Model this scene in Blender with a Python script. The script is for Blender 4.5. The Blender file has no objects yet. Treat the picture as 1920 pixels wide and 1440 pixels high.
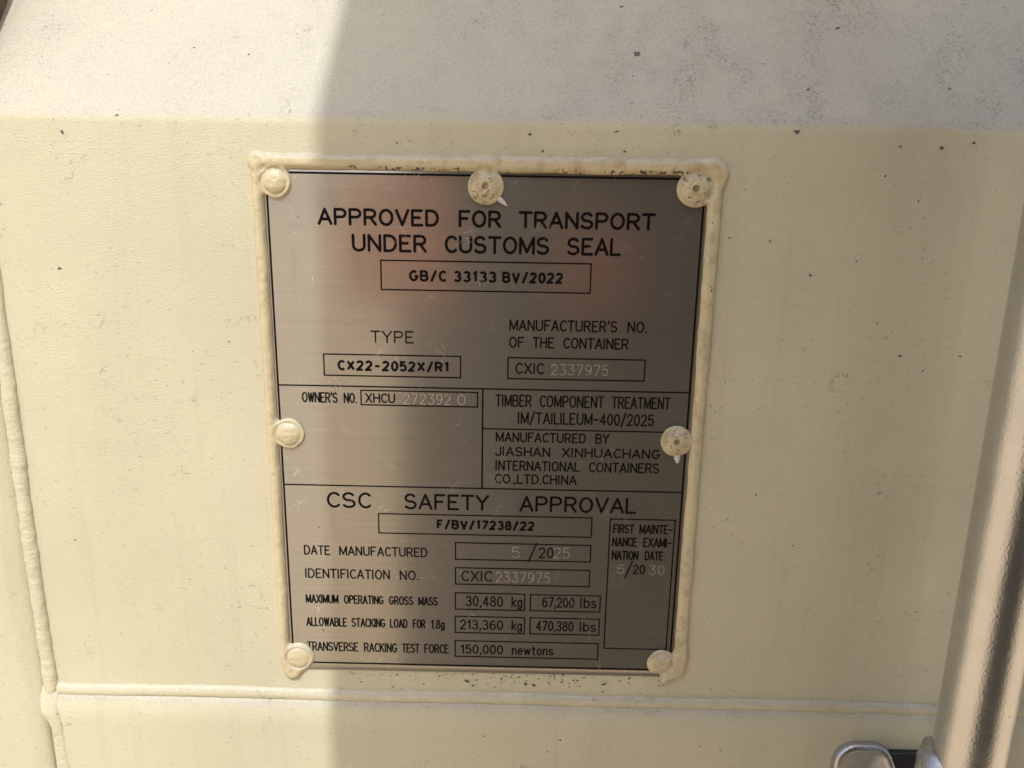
import bpy, math, random
import numpy as np
from mathutils import Vector, Matrix

random.seed(7)
rng = np.random.RandomState(11)
S = bpy.context.scene
COL = S.collection

# ------------------------------------------------------------------ camera
cam_d = bpy.data.cameras.new("camera")
cam_d.sensor_width = 36.0
cam_d.lens = 1443.0 / 1920.0 * 36.0
cam_d.clip_start = 0.01
cam_d.clip_end = 200.0
cam = bpy.data.objects.new("camera", cam_d)
COL.objects.link(cam)
right = (0.99977758, 0.01313550, 0.01649991)
up = (-0.01914948, 0.23759334, 0.97117594)
back = (0.00883661, -0.97127589, 0.23779204)
cam.matrix_world = Matrix(((right[0], up[0], back[0], 0.01716),
                           (right[1], up[1], back[1], -0.36190),
                           (right[2], up[2], back[2], 0.11642),
                           (0, 0, 0, 1)))
S.camera = cam

# ------------------------------------------------------------------ light
SUN_TO = Vector((-0.085, -1.0, 1.35)).normalized()       # direction towards the sun
elev = math.asin(SUN_TO.z)
azim = math.atan2(SUN_TO.x, SUN_TO.y)
w = bpy.data.worlds.new("World")
S.world = w
w.use_nodes = True
nt = w.node_tree
nt.nodes.clear()
sky = nt.nodes.new("ShaderNodeTexSky")
sky.sky_type = 'NISHITA'
sky.sun_disc = False
sky.sun_elevation = elev
sky.sun_rotation = azim
sky.altitude = 100
sky.dust_density = 4.0
sky.ozone_density = 0.4
bg = nt.nodes.new("ShaderNodeBackground")
bg.inputs[1].default_value = 0.15
wo = nt.nodes.new("ShaderNodeOutputWorld")
nt.links.new(sky.outputs[0], bg.inputs[0])
nt.links.new(bg.outputs[0], wo.inputs[0])

sun_d = bpy.data.lights.new("sun", 'SUN')
sun_d.energy = 2.0
sun_d.angle = math.radians(0.5)
sun_d.color = (1.0, 1.0, 0.965)
sun = bpy.data.objects.new("sun", sun_d)
sun.rotation_euler = (-SUN_TO).to_track_quat('-Z', 'Y').to_euler()
sun.location = (-0.5, -3, 4)
COL.objects.link(sun)

S.view_settings.view_transform = 'Standard'
S.view_settings.look = 'None'
S.view_settings.gamma = 1.0
S.view_settings.use_curve_mapping = False
S.view_settings.exposure = 0.52

# ------------------------------------------------------------------ helpers
def W(u, v, d=0.0):
    """door millimetres (right, down, into the door) -> world metres"""
    return ((u - 100.0) / 1000.0, d / 1000.0, (125.0 - v) / 1000.0)

def thing(name, label, cat, loc, group=None):
    o = bpy.data.objects.new(name, None)
    o.empty_display_size = 0.02
    o.location = loc
    o['label'] = label
    o['category'] = cat
    if group:
        o['group'] = group
    COL.objects.link(o)
    return o

def world_loc(o):
    p = Vector((0, 0, 0))
    while o is not None:
        p += Vector(o.location)
        o = o.parent
    return p

def mesh(name, verts, faces, mats, parent=None, smooth=True, midx=None, label=None, origin=None):
    """link one mesh object; verts in world metres"""
    me = bpy.data.meshes.new(name)
    base = world_loc(parent) if parent is not None else Vector((0, 0, 0))
    loc = Vector(origin) if origin is not None else base
    me.from_pydata([(v[0] - loc.x, v[1] - loc.y, v[2] - loc.z) for v in verts], [], faces)
    if not isinstance(mats, (list, tuple)):
        mats = [mats]
    for m in mats:
        me.materials.append(m)
    if midx is not None:
        me.polygons.foreach_set('material_index', midx)
    me.polygons.foreach_set('use_smooth', [smooth] * len(me.polygons))
    me.update()
    o = bpy.data.objects.new(name, me)
    COL.objects.link(o)
    if parent is not None:
        o.parent = parent
        o.location = loc - base
    else:
        o.location = loc
    if label:
        o['label'] = label
    return o

def noise1(n, step, amp, seed):
    """smooth random curve of n samples"""
    r = np.random.RandomState(seed)
    k = max(4, int(n / step) + 3)
    ctrl = r.uniform(-1, 1, k)
    x = np.linspace(0, k - 1.001, n)
    i = x.astype(int)
    f = x - i
    f = f * f * (3 - 2 * f)
    return amp * (ctrl[i] * (1 - f) + ctrl[np.minimum(i + 1, k - 1)] * f)

NOISE_GRID = {}
def noise2(uu, vv, cell, seed):
    if seed not in NOISE_GRID:
        NOISE_GRID[seed] = np.random.RandomState(seed).uniform(-1, 1, (256, 256))
    g = NOISE_GRID[seed]
    x = uu / cell + 100
    y = vv / cell + 100
    i = np.floor(x).astype(int)
    j = np.floor(y).astype(int)
    fx = x - i
    fy = y - j
    fx = fx * fx * (3 - 2 * fx)
    fy = fy * fy * (3 - 2 * fy)
    G = lambda a, b: g[a % 256, b % 256]
    return (G(i, j) * (1 - fx) + G(i + 1, j) * fx) * (1 - fy) + (G(i, j + 1) * (1 - fx) + G(i + 1, j + 1) * fx) * fy

# ------------------------------------------------------------------ materials
class NT:
    def __init__(self, name):
        self.m = bpy.data.materials.new(name)
        self.m.use_nodes = True
        self.t = self.m.node_tree
        self.t.nodes.clear()
        self.out = self.n("ShaderNodeOutputMaterial")
    def n(self, typ, **kw):
        nd = self.t.nodes.new(typ)
        for k, v in kw.items():
            setattr(nd, k, v)
        return nd
    def l(self, a, b):
        self.t.links.new(a, b)
    def val(self, sock, x):
        if hasattr(x, 'is_linked') or isinstance(x, bpy.types.NodeSocket):
            self.l(x, sock)
        else:
            sock.default_value = x
    def math(self, op, a, b=0.0, c=None, clamp=False):
        nd = self.n("ShaderNodeMath", operation=op, use_clamp=clamp)
        self.val(nd.inputs[0], a)
        self.val(nd.inputs[1], b)
        if c is not None:
            self.val(nd.inputs[2], c)
        return nd.outputs[0]
    def ramp(self, x, lo, hi, a=0.0, b=1.0):
        nd = self.n("ShaderNodeMapRange", interpolation_type='SMOOTHSTEP')
        self.val(nd.inputs[0], x)
        nd.inputs[1].default_value = lo
        nd.inputs[2].default_value = hi
        nd.inputs[3].default_value = a
        nd.inputs[4].default_value = b
        return nd.outputs[0]
    def pos(self, sx=1, sy=1, sz=1, off=(0, 0, 0)):
        g = self.n("ShaderNodeNewGeometry")
        mp = self.n("ShaderNodeMapping")
        mp.inputs['Scale'].default_value = (sx, sy, sz)
        mp.inputs['Location'].default_value = off
        self.l(g.outputs['Position'], mp.inputs[0])
        return mp.outputs[0]
    def noise(self, vec, scale, detail=2.0, rough=0.5, dist=0.0):
        nd = self.n("ShaderNodeTexNoise")
        self.l(vec, nd.inputs['Vector'])
        nd.inputs['Scale'].default_value = scale
        nd.inputs['Detail'].default_value = detail
        nd.inputs['Roughness'].default_value = rough
        nd.inputs['Distortion'].default_value = dist
        return nd.outputs['Fac']
    def mix(self, fac, a, b):
        nd = self.n("ShaderNodeMix", data_type='RGBA')
        self.val(nd.inputs[0], fac)
        for s, x in ((nd.inputs[6], a), (nd.inputs[7], b)):
            if isinstance(x, tuple):
                s.default_value = (x[0], x[1], x[2], 1)
            else:
                self.l(x, s)
        return nd.outputs[2]
    def bsdf(self):
        b = self.n("ShaderNodeBsdfPrincipled")
        self.l(b.outputs[0], self.out.inputs[0])
        return b
    def bump(self, height, strength, dist, prev=None):
        nd = self.n("ShaderNodeBump")
        nd.inputs['Strength'].default_value = strength
        nd.inputs['Distance'].default_value = dist
        self.l(height, nd.inputs['Height'])
        if prev is not None:
            self.l(prev, nd.inputs['Normal'])
        return nd.outputs[0]

def paint(name, base=(0.595, 0.555, 0.39), grain=1.0, fleck=1.0, chips=0.0, dust=1.0, rough=0.40, stain=0.0):
    """cream container paint: orange peel, dust lying on up-facing slopes, flecks, hair cracks"""
    k = NT(name)
    b = k.bsdf()
    p = k.pos()
    geo = k.n("ShaderNodeNewGeometry")
    sep = k.n("ShaderNodeSeparateXYZ")
    k.l(geo.outputs['True Normal'], sep.inputs[0])
    px = k.n("ShaderNodeSeparateXYZ")
    k.l(geo.outputs['Position'], px.inputs[0])
    # broad tone variation of the coat
    var = k.noise(p, 9.0, 3.0, 0.55)
    c = k.mix(k.ramp(var, 0.3, 0.7), tuple(x * 0.95 for x in base), tuple(min(1, x * 1.04) for x in base))
    # faint vertical rain streaks
    st = k.noise(k.pos(160, 160, 5), 1.0, 3.0, 0.6)
    c = k.mix(k.math('MULTIPLY', k.ramp(st, 0.52, 0.78), 0.16), c, (0.42, 0.36, 0.25))
    # dust on slopes that face up
    dn = k.noise(p, 55.0, 5.0, 0.6)
    up_ = k.ramp(sep.outputs[2], 0.12, 0.50)
    dfac = k.math('MULTIPLY', up_, k.ramp(dn, 0.25, 0.75, 0.72 * dust, 0.96 * dust))
    fine = k.noise(p, 1100.0, 2.0, 0.7)
    dcol = k.mix(k.ramp(fine, 0.3, 0.7), (0.435, 0.41, 0.335), (0.55, 0.52, 0.43))
    c = k.mix(dfac, c, dcol)
    # grime in the dust, thicker towards the right
    gm = k.noise(k.pos(1, 1, 0.55, (0.3, 0, 0.1)), 34.0, 7.0, 0.68)
    gf = k.noise(p, 640.0, 3.0, 0.75)
    side = k.ramp(px.outputs[0], -0.06, 0.12, 0.25, 1.0)
    gfac = k.math('MULTIPLY', k.math('MULTIPLY', k.ramp(gm, 0.42, 0.74), k.ramp(gf, 0.50, 0.60)), side)
    gfac = k.math('MULTIPLY', gfac, k.math('MULTIPLY', up_, 0.8 * dust))
    c = k.mix(gfac, c, (0.19, 0.175, 0.15))
    soft = k.math('MULTIPLY', k.math('MULTIPLY', k.ramp(gm, 0.40, 0.70), side), k.math('MULTIPLY', up_, 0.17 * dust))
    c = k.mix(soft, c, (0.27, 0.25, 0.205))
    # short dark flecks
    fm = k.noise(k.pos(0.75, 1, 1.25), 560.0, 2.0, 0.5, 0.6)
    den = k.noise(p, 16.0, 2.0, 0.5)
    fl = k.math('MULTIPLY', k.ramp(fm, 0.655, 0.72), k.ramp(den, 0.32, 0.68, 0.25, 1.0))
    c = k.mix(k.math('MULTIPLY', fl, 0.48 * fleck), c, (0.20, 0.165, 0.11))
    # hair cracks: thin level lines of a noise, only in patches
    hn = k.noise(p, 120.0, 3.0, 0.6, 0.4)
    line = k.ramp(k.math('ABSOLUTE', k.math('SUBTRACT', hn, 0.5)), 0.004, 0.012, 1.0, 0.0)
    patch = k.ramp(k.noise(k.pos(1, 1, 1, (4.1, 0, 2.2)), 42.0, 3.0, 0.6), 0.60, 0.70)
    hc = k.math('MULTIPLY', line, patch)
    c = k.mix(k.math('MULTIPLY', hc, 0.55 * fleck), c, (0.17, 0.145, 0.10))
    if stain > 0:
        sn = k.noise(k.pos(1, 1, 1, (9, 1, 4)), 130.0, 4.0, 0.65)
        side2 = k.ramp(px.outputs[0], -0.08, -0.01, 0.25, 1.0)
        c = k.mix(k.math('MULTIPLY', k.math('MULTIPLY', k.ramp(sn, 0.46, 0.66), side2), 0.6 * stain), c, (0.36, 0.265, 0.135))
    if chips > 0:
        cn = k.noise(k.pos(1, 1, 1.3, (1.7, 0.4, 0.2)), 300.0, 4.0, 0.62, 0.5)
        cf = k.ramp(cn, 0.70 - 0.10 * chips, 0.73 - 0.10 * chips)
        c = k.mix(k.math('MULTIPLY', cf, 0.85), c, (0.17, 0.155, 0.13))
    k.l(c, b.inputs['Base Color'])
    k.l(k.math('ADD', k.math('MULTIPLY', dfac, 0.05), rough), b.inputs['Roughness'])
    b.inputs['Specular IOR Level'].default_value = 0.45
    n1 = k.noise(k.pos(0.8, 1, 1.15), 1150.0, 3.0, 0.65)
    n2 = k.noise(p, 1900.0, 2.0, 0.5)
    h = k.math('ADD', n1, k.math('MULTIPLY', n2, 0.55))
    h = k.math('SUBTRACT', h, k.math('MULTIPLY', hc, 0.6 * fleck))
    k.l(k.bump(h, 0.8 * grain, 0.00045), b.inputs['Normal'])
    return k.m

def steel_plate():
    k = NT("brushed stainless plate")
    b = k.bsdf()
    br = k.noise(k.pos(22, 1500, 1500), 1.0, 4.0, 0.7)
    cl = k.noise(k.pos(), 14.0, 3.0, 0.6)
    c = k.mix(cl, (0.375, 0.348, 0.30), (0.455, 0.425, 0.37))
    c = k.mix(k.math('MULTIPLY', k.ramp(br, 0.3, 0.7), 0.38), c, (0.33, 0.305, 0.265))
    # water drops and smears that dried on
    dr = k.noise(k.pos(1, 1, 0.25, (2.0, 0, 0.7)), 60.0, 3.0, 0.5)
    c = k.mix(k.math('MULTIPLY', k.ramp(dr, 0.62, 0.76), 0.25), c, (0.24, 0.215, 0.185))
    # pale scuffs and scratches
    sn = k.noise(k.pos(1, 1, 0.8, (0, 0, 3)), 95.0, 4.0, 0.7, 1.6)
    ln = k.ramp(k.math('ABSOLUTE', k.math('SUBTRACT', sn, 0.5)), 0.003, 0.012, 1.0, 0.0)
    pt = k.ramp(k.noise(k.pos(1, 1, 1, (7, 0, 1)), 60.0, 3.0, 0.6), 0.54, 0.72)
    sc = k.math('MULTIPLY', ln, pt)
    s2 = k.ramp(k.noise(k.pos(), 900.0, 2.0, 0.5), 0.70, 0.76)
    sc = k.math('ADD', sc, k.math('MULTIPLY', s2, k.math('MULTIPLY', pt, 0.8)), clamp=True)
    c = k.mix(k.math('MULTIPLY', sc, 0.62), c, (0.62, 0.59, 0.54))
    sp = k.ramp(k.noise(k.pos(1, 1, 1, (3, 2, 5)), 330.0, 2.0, 0.4), 0.77, 0.80)
    c = k.mix(k.math('MULTIPLY', sp, 0.8), c, (0.10, 0.08, 0.06))
    k.l(c, b.inputs['Base Color'])
    k.l(k.math('SUBTRACT', 0.93, k.math('MULTIPLY', sc, 0.5)), b.inputs['Metallic'])
    # polished ground with a coarser sideways brushing over it
    b2 = k.n("ShaderNodeBsdfPrincipled")
    mx = k.n("ShaderNodeMixShader")
    mx.inputs[0].default_value = 0.40
    tg = k.n("ShaderNodeCombineXYZ")
    tg.inputs[2].default_value = 1.0
    met = k.math('SUBTRACT', 0.93, k.math('MULTIPLY', sc, 0.5))
    bp = k.bump(br, 0.08, 0.0001)
    for bb, r0, an in ((b, 0.11, 0.3), (b2, 0.50, 0.75)):
        k.l(c, bb.inputs['Base Color'])
        k.l(met, bb.inputs['Metallic'])
        k.l(k.math('ADD', k.math('MULTIPLY', br, 0.10), r0), bb.inputs['Roughness'])
        bb.inputs['Anisotropic'].default_value = an
        k.l(tg.outputs[0], bb.inputs['Tangent'])
        k.l(bp, bb.inputs['Normal'])
    k.l(b.outputs[0], mx.inputs[1])
    k.l(b2.outputs[0], mx.inputs[2])
    k.l(mx.outputs[0], k.out.inputs[0])
    return k.m

def ink(name="black printing ink", col=(0.006, 0.005, 0.005), wear=700.0, lo=0.70, metal=0.0):
    k = NT(name)
    b = k.n("ShaderNodeBsdfPrincipled")
    b.inputs['Base Color'].default_value = (*col, 1)
    b.inputs['Roughness'].default_value = 0.6
    b.inputs['Specular IOR Level'].default_value = 0.08
    b.inputs['Metallic'].default_value = metal
    tr = k.n("ShaderNodeBsdfTransparent")
    mx = k.n("ShaderNodeMixShader")
    sn = k.noise(k.pos(1, 1, 0.8, (0, 0, 3)), 95.0, 4.0, 0.7, 1.6)
    ln = k.ramp(k.math('ABSOLUTE', k.math('SUBTRACT', sn, 0.5)), 0.003, 0.010, 1.0, 0.0)
    pt = k.ramp(k.noise(k.pos(1, 1, 1, (7, 0, 1)), 60.0, 3.0, 0.6), 0.57, 0.68)
    sp = k.ramp(k.noise(k.pos(), wear, 2.0, 0.5), lo, lo + 0.06)
    f = k.math('ADD', k.math('MULTIPLY', ln, pt), k.math('MULTIPLY', sp, 0.7), clamp=True)
    k.l(k.math('MULTIPLY', f, 0.8), mx.inputs[0])
    k.l(b.outputs[0], mx.inputs[1])
    k.l(tr.outputs[0], mx.inputs[2])
    k.l(mx.outputs[0], k.out.inputs[0])
    return k.m

def simple(name, col, rough=0.5, metal=0.0, bump=0.0, scale=300.0, spread=0.25, sx=1, sy=1, sz=1):
    k = NT(name)
    b = k.bsdf()
    n = k.noise(k.pos(sx, sy, sz), scale, 4.0, 0.6)
    c = k.mix(k.ramp(n, 0.3, 0.7), tuple(x * (1 - spread) for x in col), tuple(min(1, x * (1 + spread)) for x in col))
    k.l(c, b.inputs['Base Color'])
    k.l(k.math('ADD', k.math('MULTIPLY', n, 0.14), rough - 0.07), b.inputs['Roughness'])
    b.inputs['Metallic'].default_value = metal
    if bump:
        k.l(k.bump(n, bump, 0.0004), b.inputs['Normal'])
    return k.m

def galvanised(name, col=(0.60, 0.56, 0.51), rough=0.27, grain=0.35):
    k = NT(name)
    b = k.bsdf()
    n1 = k.noise(k.pos(1, 1, 0.8), 950.0, 3.0, 0.7)
    n2 = k.noise(k.pos(), 45.0, 3.0, 0.6)
    c = k.mix(n2, tuple(x * 0.82 for x in col), tuple(x * 1.12 for x in col))
    sp = k.ramp(k.noise(k.pos(1, 1, 0.6, (5, 1, 2)), 190.0, 2.0, 0.5), 0.73, 0.77)
    c = k.mix(k.math('MULTIPLY', sp, 0.6), c, (0.16, 0.13, 0.11))
    k.l(c, b.inputs['Base Color'])
    b.inputs['Metallic'].default_value = 0.92
    k.l(k.math('ADD', k.math('MULTIPLY', n2, 0.14), rough - 0.05), b.inputs['Roughness'])
    k.l(k.bump(n1, grain, 0.00035), b.inputs['Normal'])
    return k.m

M_PAINT = paint("cream paint on door sheet")
M_SEAL = paint("cream paint over sealant", base=(0.60, 0.515, 0.325), grain=0.6, fleck=1.3, dust=0.85, rough=0.33, stain=0.8)
M_SEALCH = paint("chipped cream paint on rivets", base=(0.60, 0.515, 0.325), grain=0.6, fleck=1.3, chips=1.1, dust=0.85, rough=0.33, stain=1.2)
M_RIVET = paint("cream paint on rivets", base=(0.60, 0.515, 0.325), grain=0.5, fleck=1.0, dust=0.5, rough=0.30, stain=0.8)
M_WELD = paint("cream paint on weld", grain=0.9, fleck=1.3, dust=0.75, rough=0.36, stain=0.3)
M_CHIP = simple("bare primer in paint chips", (0.105, 0.09, 0.08), 0.6, spread=0.35, scale=900)
M_FLAKE = simple("loose pale paint flake", (0.62, 0.60, 0.52), 0.45, spread=0.15, scale=600)
M_PLATE = steel_plate()
M_INK = ink()
M_ENGRAVE = ink("bright engraved scratch", (0.58, 0.54, 0.47), 1400.0, 0.57, 0.9)
M_ROD = galvanised("galvanised tube", (0.66, 0.66, 0.65), 0.17, 0.5)
M_CAST = galvanised("galvanised casting", (0.50, 0.51, 0.53), 0.24, 0.6)
M_BUSH = simple("black plastic", (0.02, 0.02, 0.022), 0.5, spread=0.3)

TEXT=[
      ('H', 23.28, 7.92, [('APPROVED', 22.89, 78.93), ('FOR', 87.92, 107.67), ('TRANSPORT', 115.82, 178.44)]),
      ('H', 35.2, 8.28, [('UNDER', 38.25, 73.21), ('CUSTOMS', 81.51, 130.08), ('SEAL', 138.43, 163.29)]),
      ('B', 48.54, 5.36, [('GB/C', 64.67, 82.52), ('33133', 85.52, 105.77), ('BV/2022', 108.35, 137.06)]),
      ('M', 78.3, 6.08, [('TYPE', 45.91, 66.59)]),
      ('B', 92.19, 5.31, [('CX22-2052X/R1', 29.39, 83.39)]),
      ('N', 71.14, 5.54, [("MANUFACTURER'S", 112.13, 163.52), ('NO.', 168.28, 177.63)]),
      ('N', 79.42, 5.5, [('OF', 112.08, 119.39), ('THE', 123.42, 133.78), ('CONTAINER', 138.06, 169.22)]),
      ('N', 92.22, 5.63, [('CXIC', 115.36, 129.28)]),
      ('E', 92.37, 5.33, [('2337975', 132.5, 160.16)]),
      ('N', 108.54, 5.39, [("OWNER'S", 11.31, 28.92), ('NO.', 31.74, 38.25)]),
      ('N', 108.1, 4.98, [('XHCU', 42.35, 57.06)]),
      ('E', 108.38, 5.38, [('272392', 60.97, 84.12), ('0', 87.5, 91.27)]),
      ('N', 108.67, 6.17, [('TIMBER', 105.9, 123.61), ('COMPONENT', 127.5, 158.88), ('TREATMENT', 162.45, 191.11)]),
      ('N', 117.32, 6.11, [('IM/TAILILEUM-400/2025', 116.97, 183.56)]),
      ('N', 126.77, 5.22, [('MANUFACTURED', 106.25, 150.74), ('BY', 155.33, 162.2)]),
      ('N', 134.21, 5.08, [('JIASHAN', 106.07, 133.43), ('XINHUACHANG', 139.05, 187.76)]),
      ('N', 141.72, 5.39, [('INTERNATIONAL', 106.28, 148.34), ('CONTAINERS', 152.79, 187.7)]),
      ('N', 148.67, 5.2, [('CO.,LTD.CHINA', 106.15, 146.95)]),
      ('G', 163.52, 8.62, [('CSC', 21.39, 43.84), ('SAFETY', 60.67, 103.18), ('APPROVAL', 118.84, 177.44)]),
      ('B', 173.98, 5.34, [('F/BV/17238/22', 76.81, 126.58)]),
      ('N', 189.74, 5.42, [('DATE', 8.43, 22.01), ('MANUFACTURED', 26.59, 72.0)]),
      ('E', 188.99, 5.94, [('5', 115.17, 119.34)]),
      ('N', 190.3, 8.9, [('/', 123.52, 128.07)]),
      ('N', 188.96, 6.17, [('20', 128.97, 136.55)]),
      ('E', 188.83, 5.93, [('25', 136.77, 144.86)]),
      ('N', 202.85, 5.56, [('IDENTIFICATION', 8.44, 52.45), ('NO.', 57.42, 67.27)]),
      ('N', 202.77, 6.04, [('CXIC', 89.4, 105.32)]),
      ('E', 202.96, 5.88, [('2337975', 107.14, 135.09)]),
      ('N', 217.16, 5.12, [('MAXIMUM', 8.06, 25.32), ('OPERATING', 28.02, 48.91), ('GROSS', 51.59, 64.39), ('MASS', 66.86, 77.13)]),
      ('N', 217.14, 6.14, [('30,480', 91.72, 111.16), ('kg', 115.49, 121.26)]),
      ('N', 216.81, 6.13, [('67,200', 131.44, 148.23), ('lbs', 151.28, 159.86)]),
      ('N', 230.61, 5.37, [('ALLOWABLE', 7.76, 29.29), ('STACKING', 31.62, 49.56), ('LOAD', 51.86, 61.23), ('FOR', 63.81, 70.6), ('1.8g', 73.4, 80.74)]),
      ('N', 230.61, 5.83, [('213,360', 88.59, 111.35), ('kg', 115.71, 121.34)]),
      ('N', 230.5, 5.92, [('470,380', 128.52, 148.33), ('lbs', 151.52, 160.12)]),
      ('N', 245.2, 5.56, [('TRANSVERSE', 7.53, 34.9), ('RACKING', 37.68, 55.51), ('TEST', 57.86, 67.31), ('FORCE', 69.74, 82.86)]),
      ('N', 245.0, 5.62, [('150,000', 89.04, 111.55), ('newtons', 116.09, 138.2)]),
      ('N', 174.31, 5.18, [('FIRST', 166.36, 177.07), ('MAINTE-', 179.66, 196.65)]),
      ('N', 181.54, 5.17, [('NANCE', 166.19, 178.9), ('EXAMI-', 181.96, 196.59)]),
      ('N', 188.91, 5.19, [('NATION', 166.32, 180.07), ('DATE', 183.17, 192.72)]),
      ('E', 196.71, 5.09, [('5', 169.35, 173.26)]),
      ('N', 198.28, 8.08, [('/', 173.54, 177.31)]),
      ('N', 196.73, 5.45, [('20', 177.54, 183.91)]),
      ('E', 196.94, 5.33, [('30', 185.84, 193.77)]),
]
BOXES=[
      (51.56, 38.92, 149.84, 52.61) ,
      (22.86, 84.15, 88.94, 94.62) ,
      (111.78, 84.23, 177.63, 94.59) ,
      (40.35, 101.85, 97.19, 109.15) ,
      (47.36, 166.15, 155.44, 176.75) ,
      (86.37, 181.23, 155.5, 190.46) ,
      (86.35, 195.2, 155.45, 204.44) ,
      (86.33, 209.46, 122.37, 218.85) ,
      (125.37, 209.64, 161.59, 218.85) ,
      (86.15, 223.0, 122.51, 232.49) ,
      (125.47, 222.98, 161.68, 232.34) ,
      (86.13, 237.32, 161.63, 246.6) ,
      (164.75, 166.48, 197.52, 239.97) ,
]
CHIPS= [(-62.3, -75.0, 0.47), (-37.9, -56.4, 0.78), (-11.8, -53.4, 0.78), (-108.0, -50.6, 0.47), (-47.8, -48.4, 0.31), (-66.4, -23.7, 0.94), (-91.7, -15.9, 1.09), (-100.5, 45.4, 1.25), (54.4, -57.7, 0.47), (84.5, -50.6, 0.47), (60.0, -13.7, 0.78), (119.9, -18.3, 0.78), (125.8, -11.0, 0.94), (158.6, -20.0, 1.09), (162.9, -11.6, 0.94), (169.3, -56.6, 2.03), (162.8, -80.3, 1.25), (165.8, -32.9, 0.47), (166.9, -45.7, 0.47), (246.6, -40.7, 1.09), (310.9, -42.0, 0.94), (328.8, -32.6, 0.62), (264.9, -71.0, 1.41), (227.8, -52.6, 0.62), (239.6, -21.3, 1.56), (304.6, -15.4, 1.25), (318.7, -17.7, 0.94), (218.5, 4.3, 0.62), (297.4, 8.0, 0.62), (213.3, 25.9, 0.94), (231.8, 27.0, 0.78), (286.2, -15.6, 0.78), (286.2, -8.7, 0.47), (281.2, -2.8, 0.78), (272.9, 35.6, 0.62), (252.2, 42.4, 0.94), (299.0, 80.1, 0.94), (327.5, 79.6, 0.94), (310.8, 87.0, 0.78), (286.0, 64.4, 0.62), (237.7, 51.9, 0.47), (236.9, 151.9, 0.78), (-109.7, 184.4, 0.62), (-52.1, 205.4, 0.62), (-102.3, 206.9, 0.47), (-22.5, 79.0, 0.78), (239.3, 243.1, 0.47), (258.1, 179.3, 0.62), (55.0, 259.0, 1.09), (77.9, 259.1, 0.78), (92.5, 262.0, 2.03), (95.7, 264.5, 1.09), (119.4, 259.0, 0.94), (123.7, 262.5, 1.25), (128.3, 263.3, 1.25), (136.6, 262.5, 0.78), (142.9, 261.3, 0.94), (165.7, 262.0, 1.88), (165.1, 266.6, 0.78), (52.6, 266.3, 0.78), (39.3, 259.8, 0.62), (149.4, 259.9, 0.94), (155.0, 258.4, 0.78), (130.8, 259.4, 0.78), (105.1, 259.4, 0.62), (116.6, 264.0, 0.62), (179.2, 258.1, 0.94), (187.1, 257.3, 0.62), (195.2, 259.3, 0.78), (24.6, 268.0, 0.47), (185.4, 267.1, 0.47), (199.7, 266.7, 0.47), (65.0, 259.8, 0.47), (85.1, 258.6, 0.62), (103.7, 263.3, 0.62), (110.9, 262.2, 0.62)]
RAILCHIPS= [(-105.8, 275.9, 0.62), (6.0, 276.2, 0.94), (-11.6, 277.0, 0.78), (143.1, 293.8, 1.09), (136.2, 301.3, 0.78), (101.6, 292.3, 0.78), (275.3, 279.1, 0.78), (230.0, 297.7, 0.78), (219.0, 295.7, 0.78), (341.2, 274.1, 0.62), (249.2, 279.1, 0.62), (-19.9, 295.6, 0.47)]

# ------------------------------------------------------------------ ground and an added, unseen panel that blocks the sun
gm = simple("pale gravel yard", (0.56, 0.43, 0.27), 0.9, spread=0.3, scale=60)
g = mesh("ground", [(-60, -60, -1.3), (60, -60, -1.3), (60, 60, -1.3), (-60, 60, -1.3)], [(0, 1, 2, 3)], gm, smooth=False)
g['kind'] = 'structure'

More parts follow.
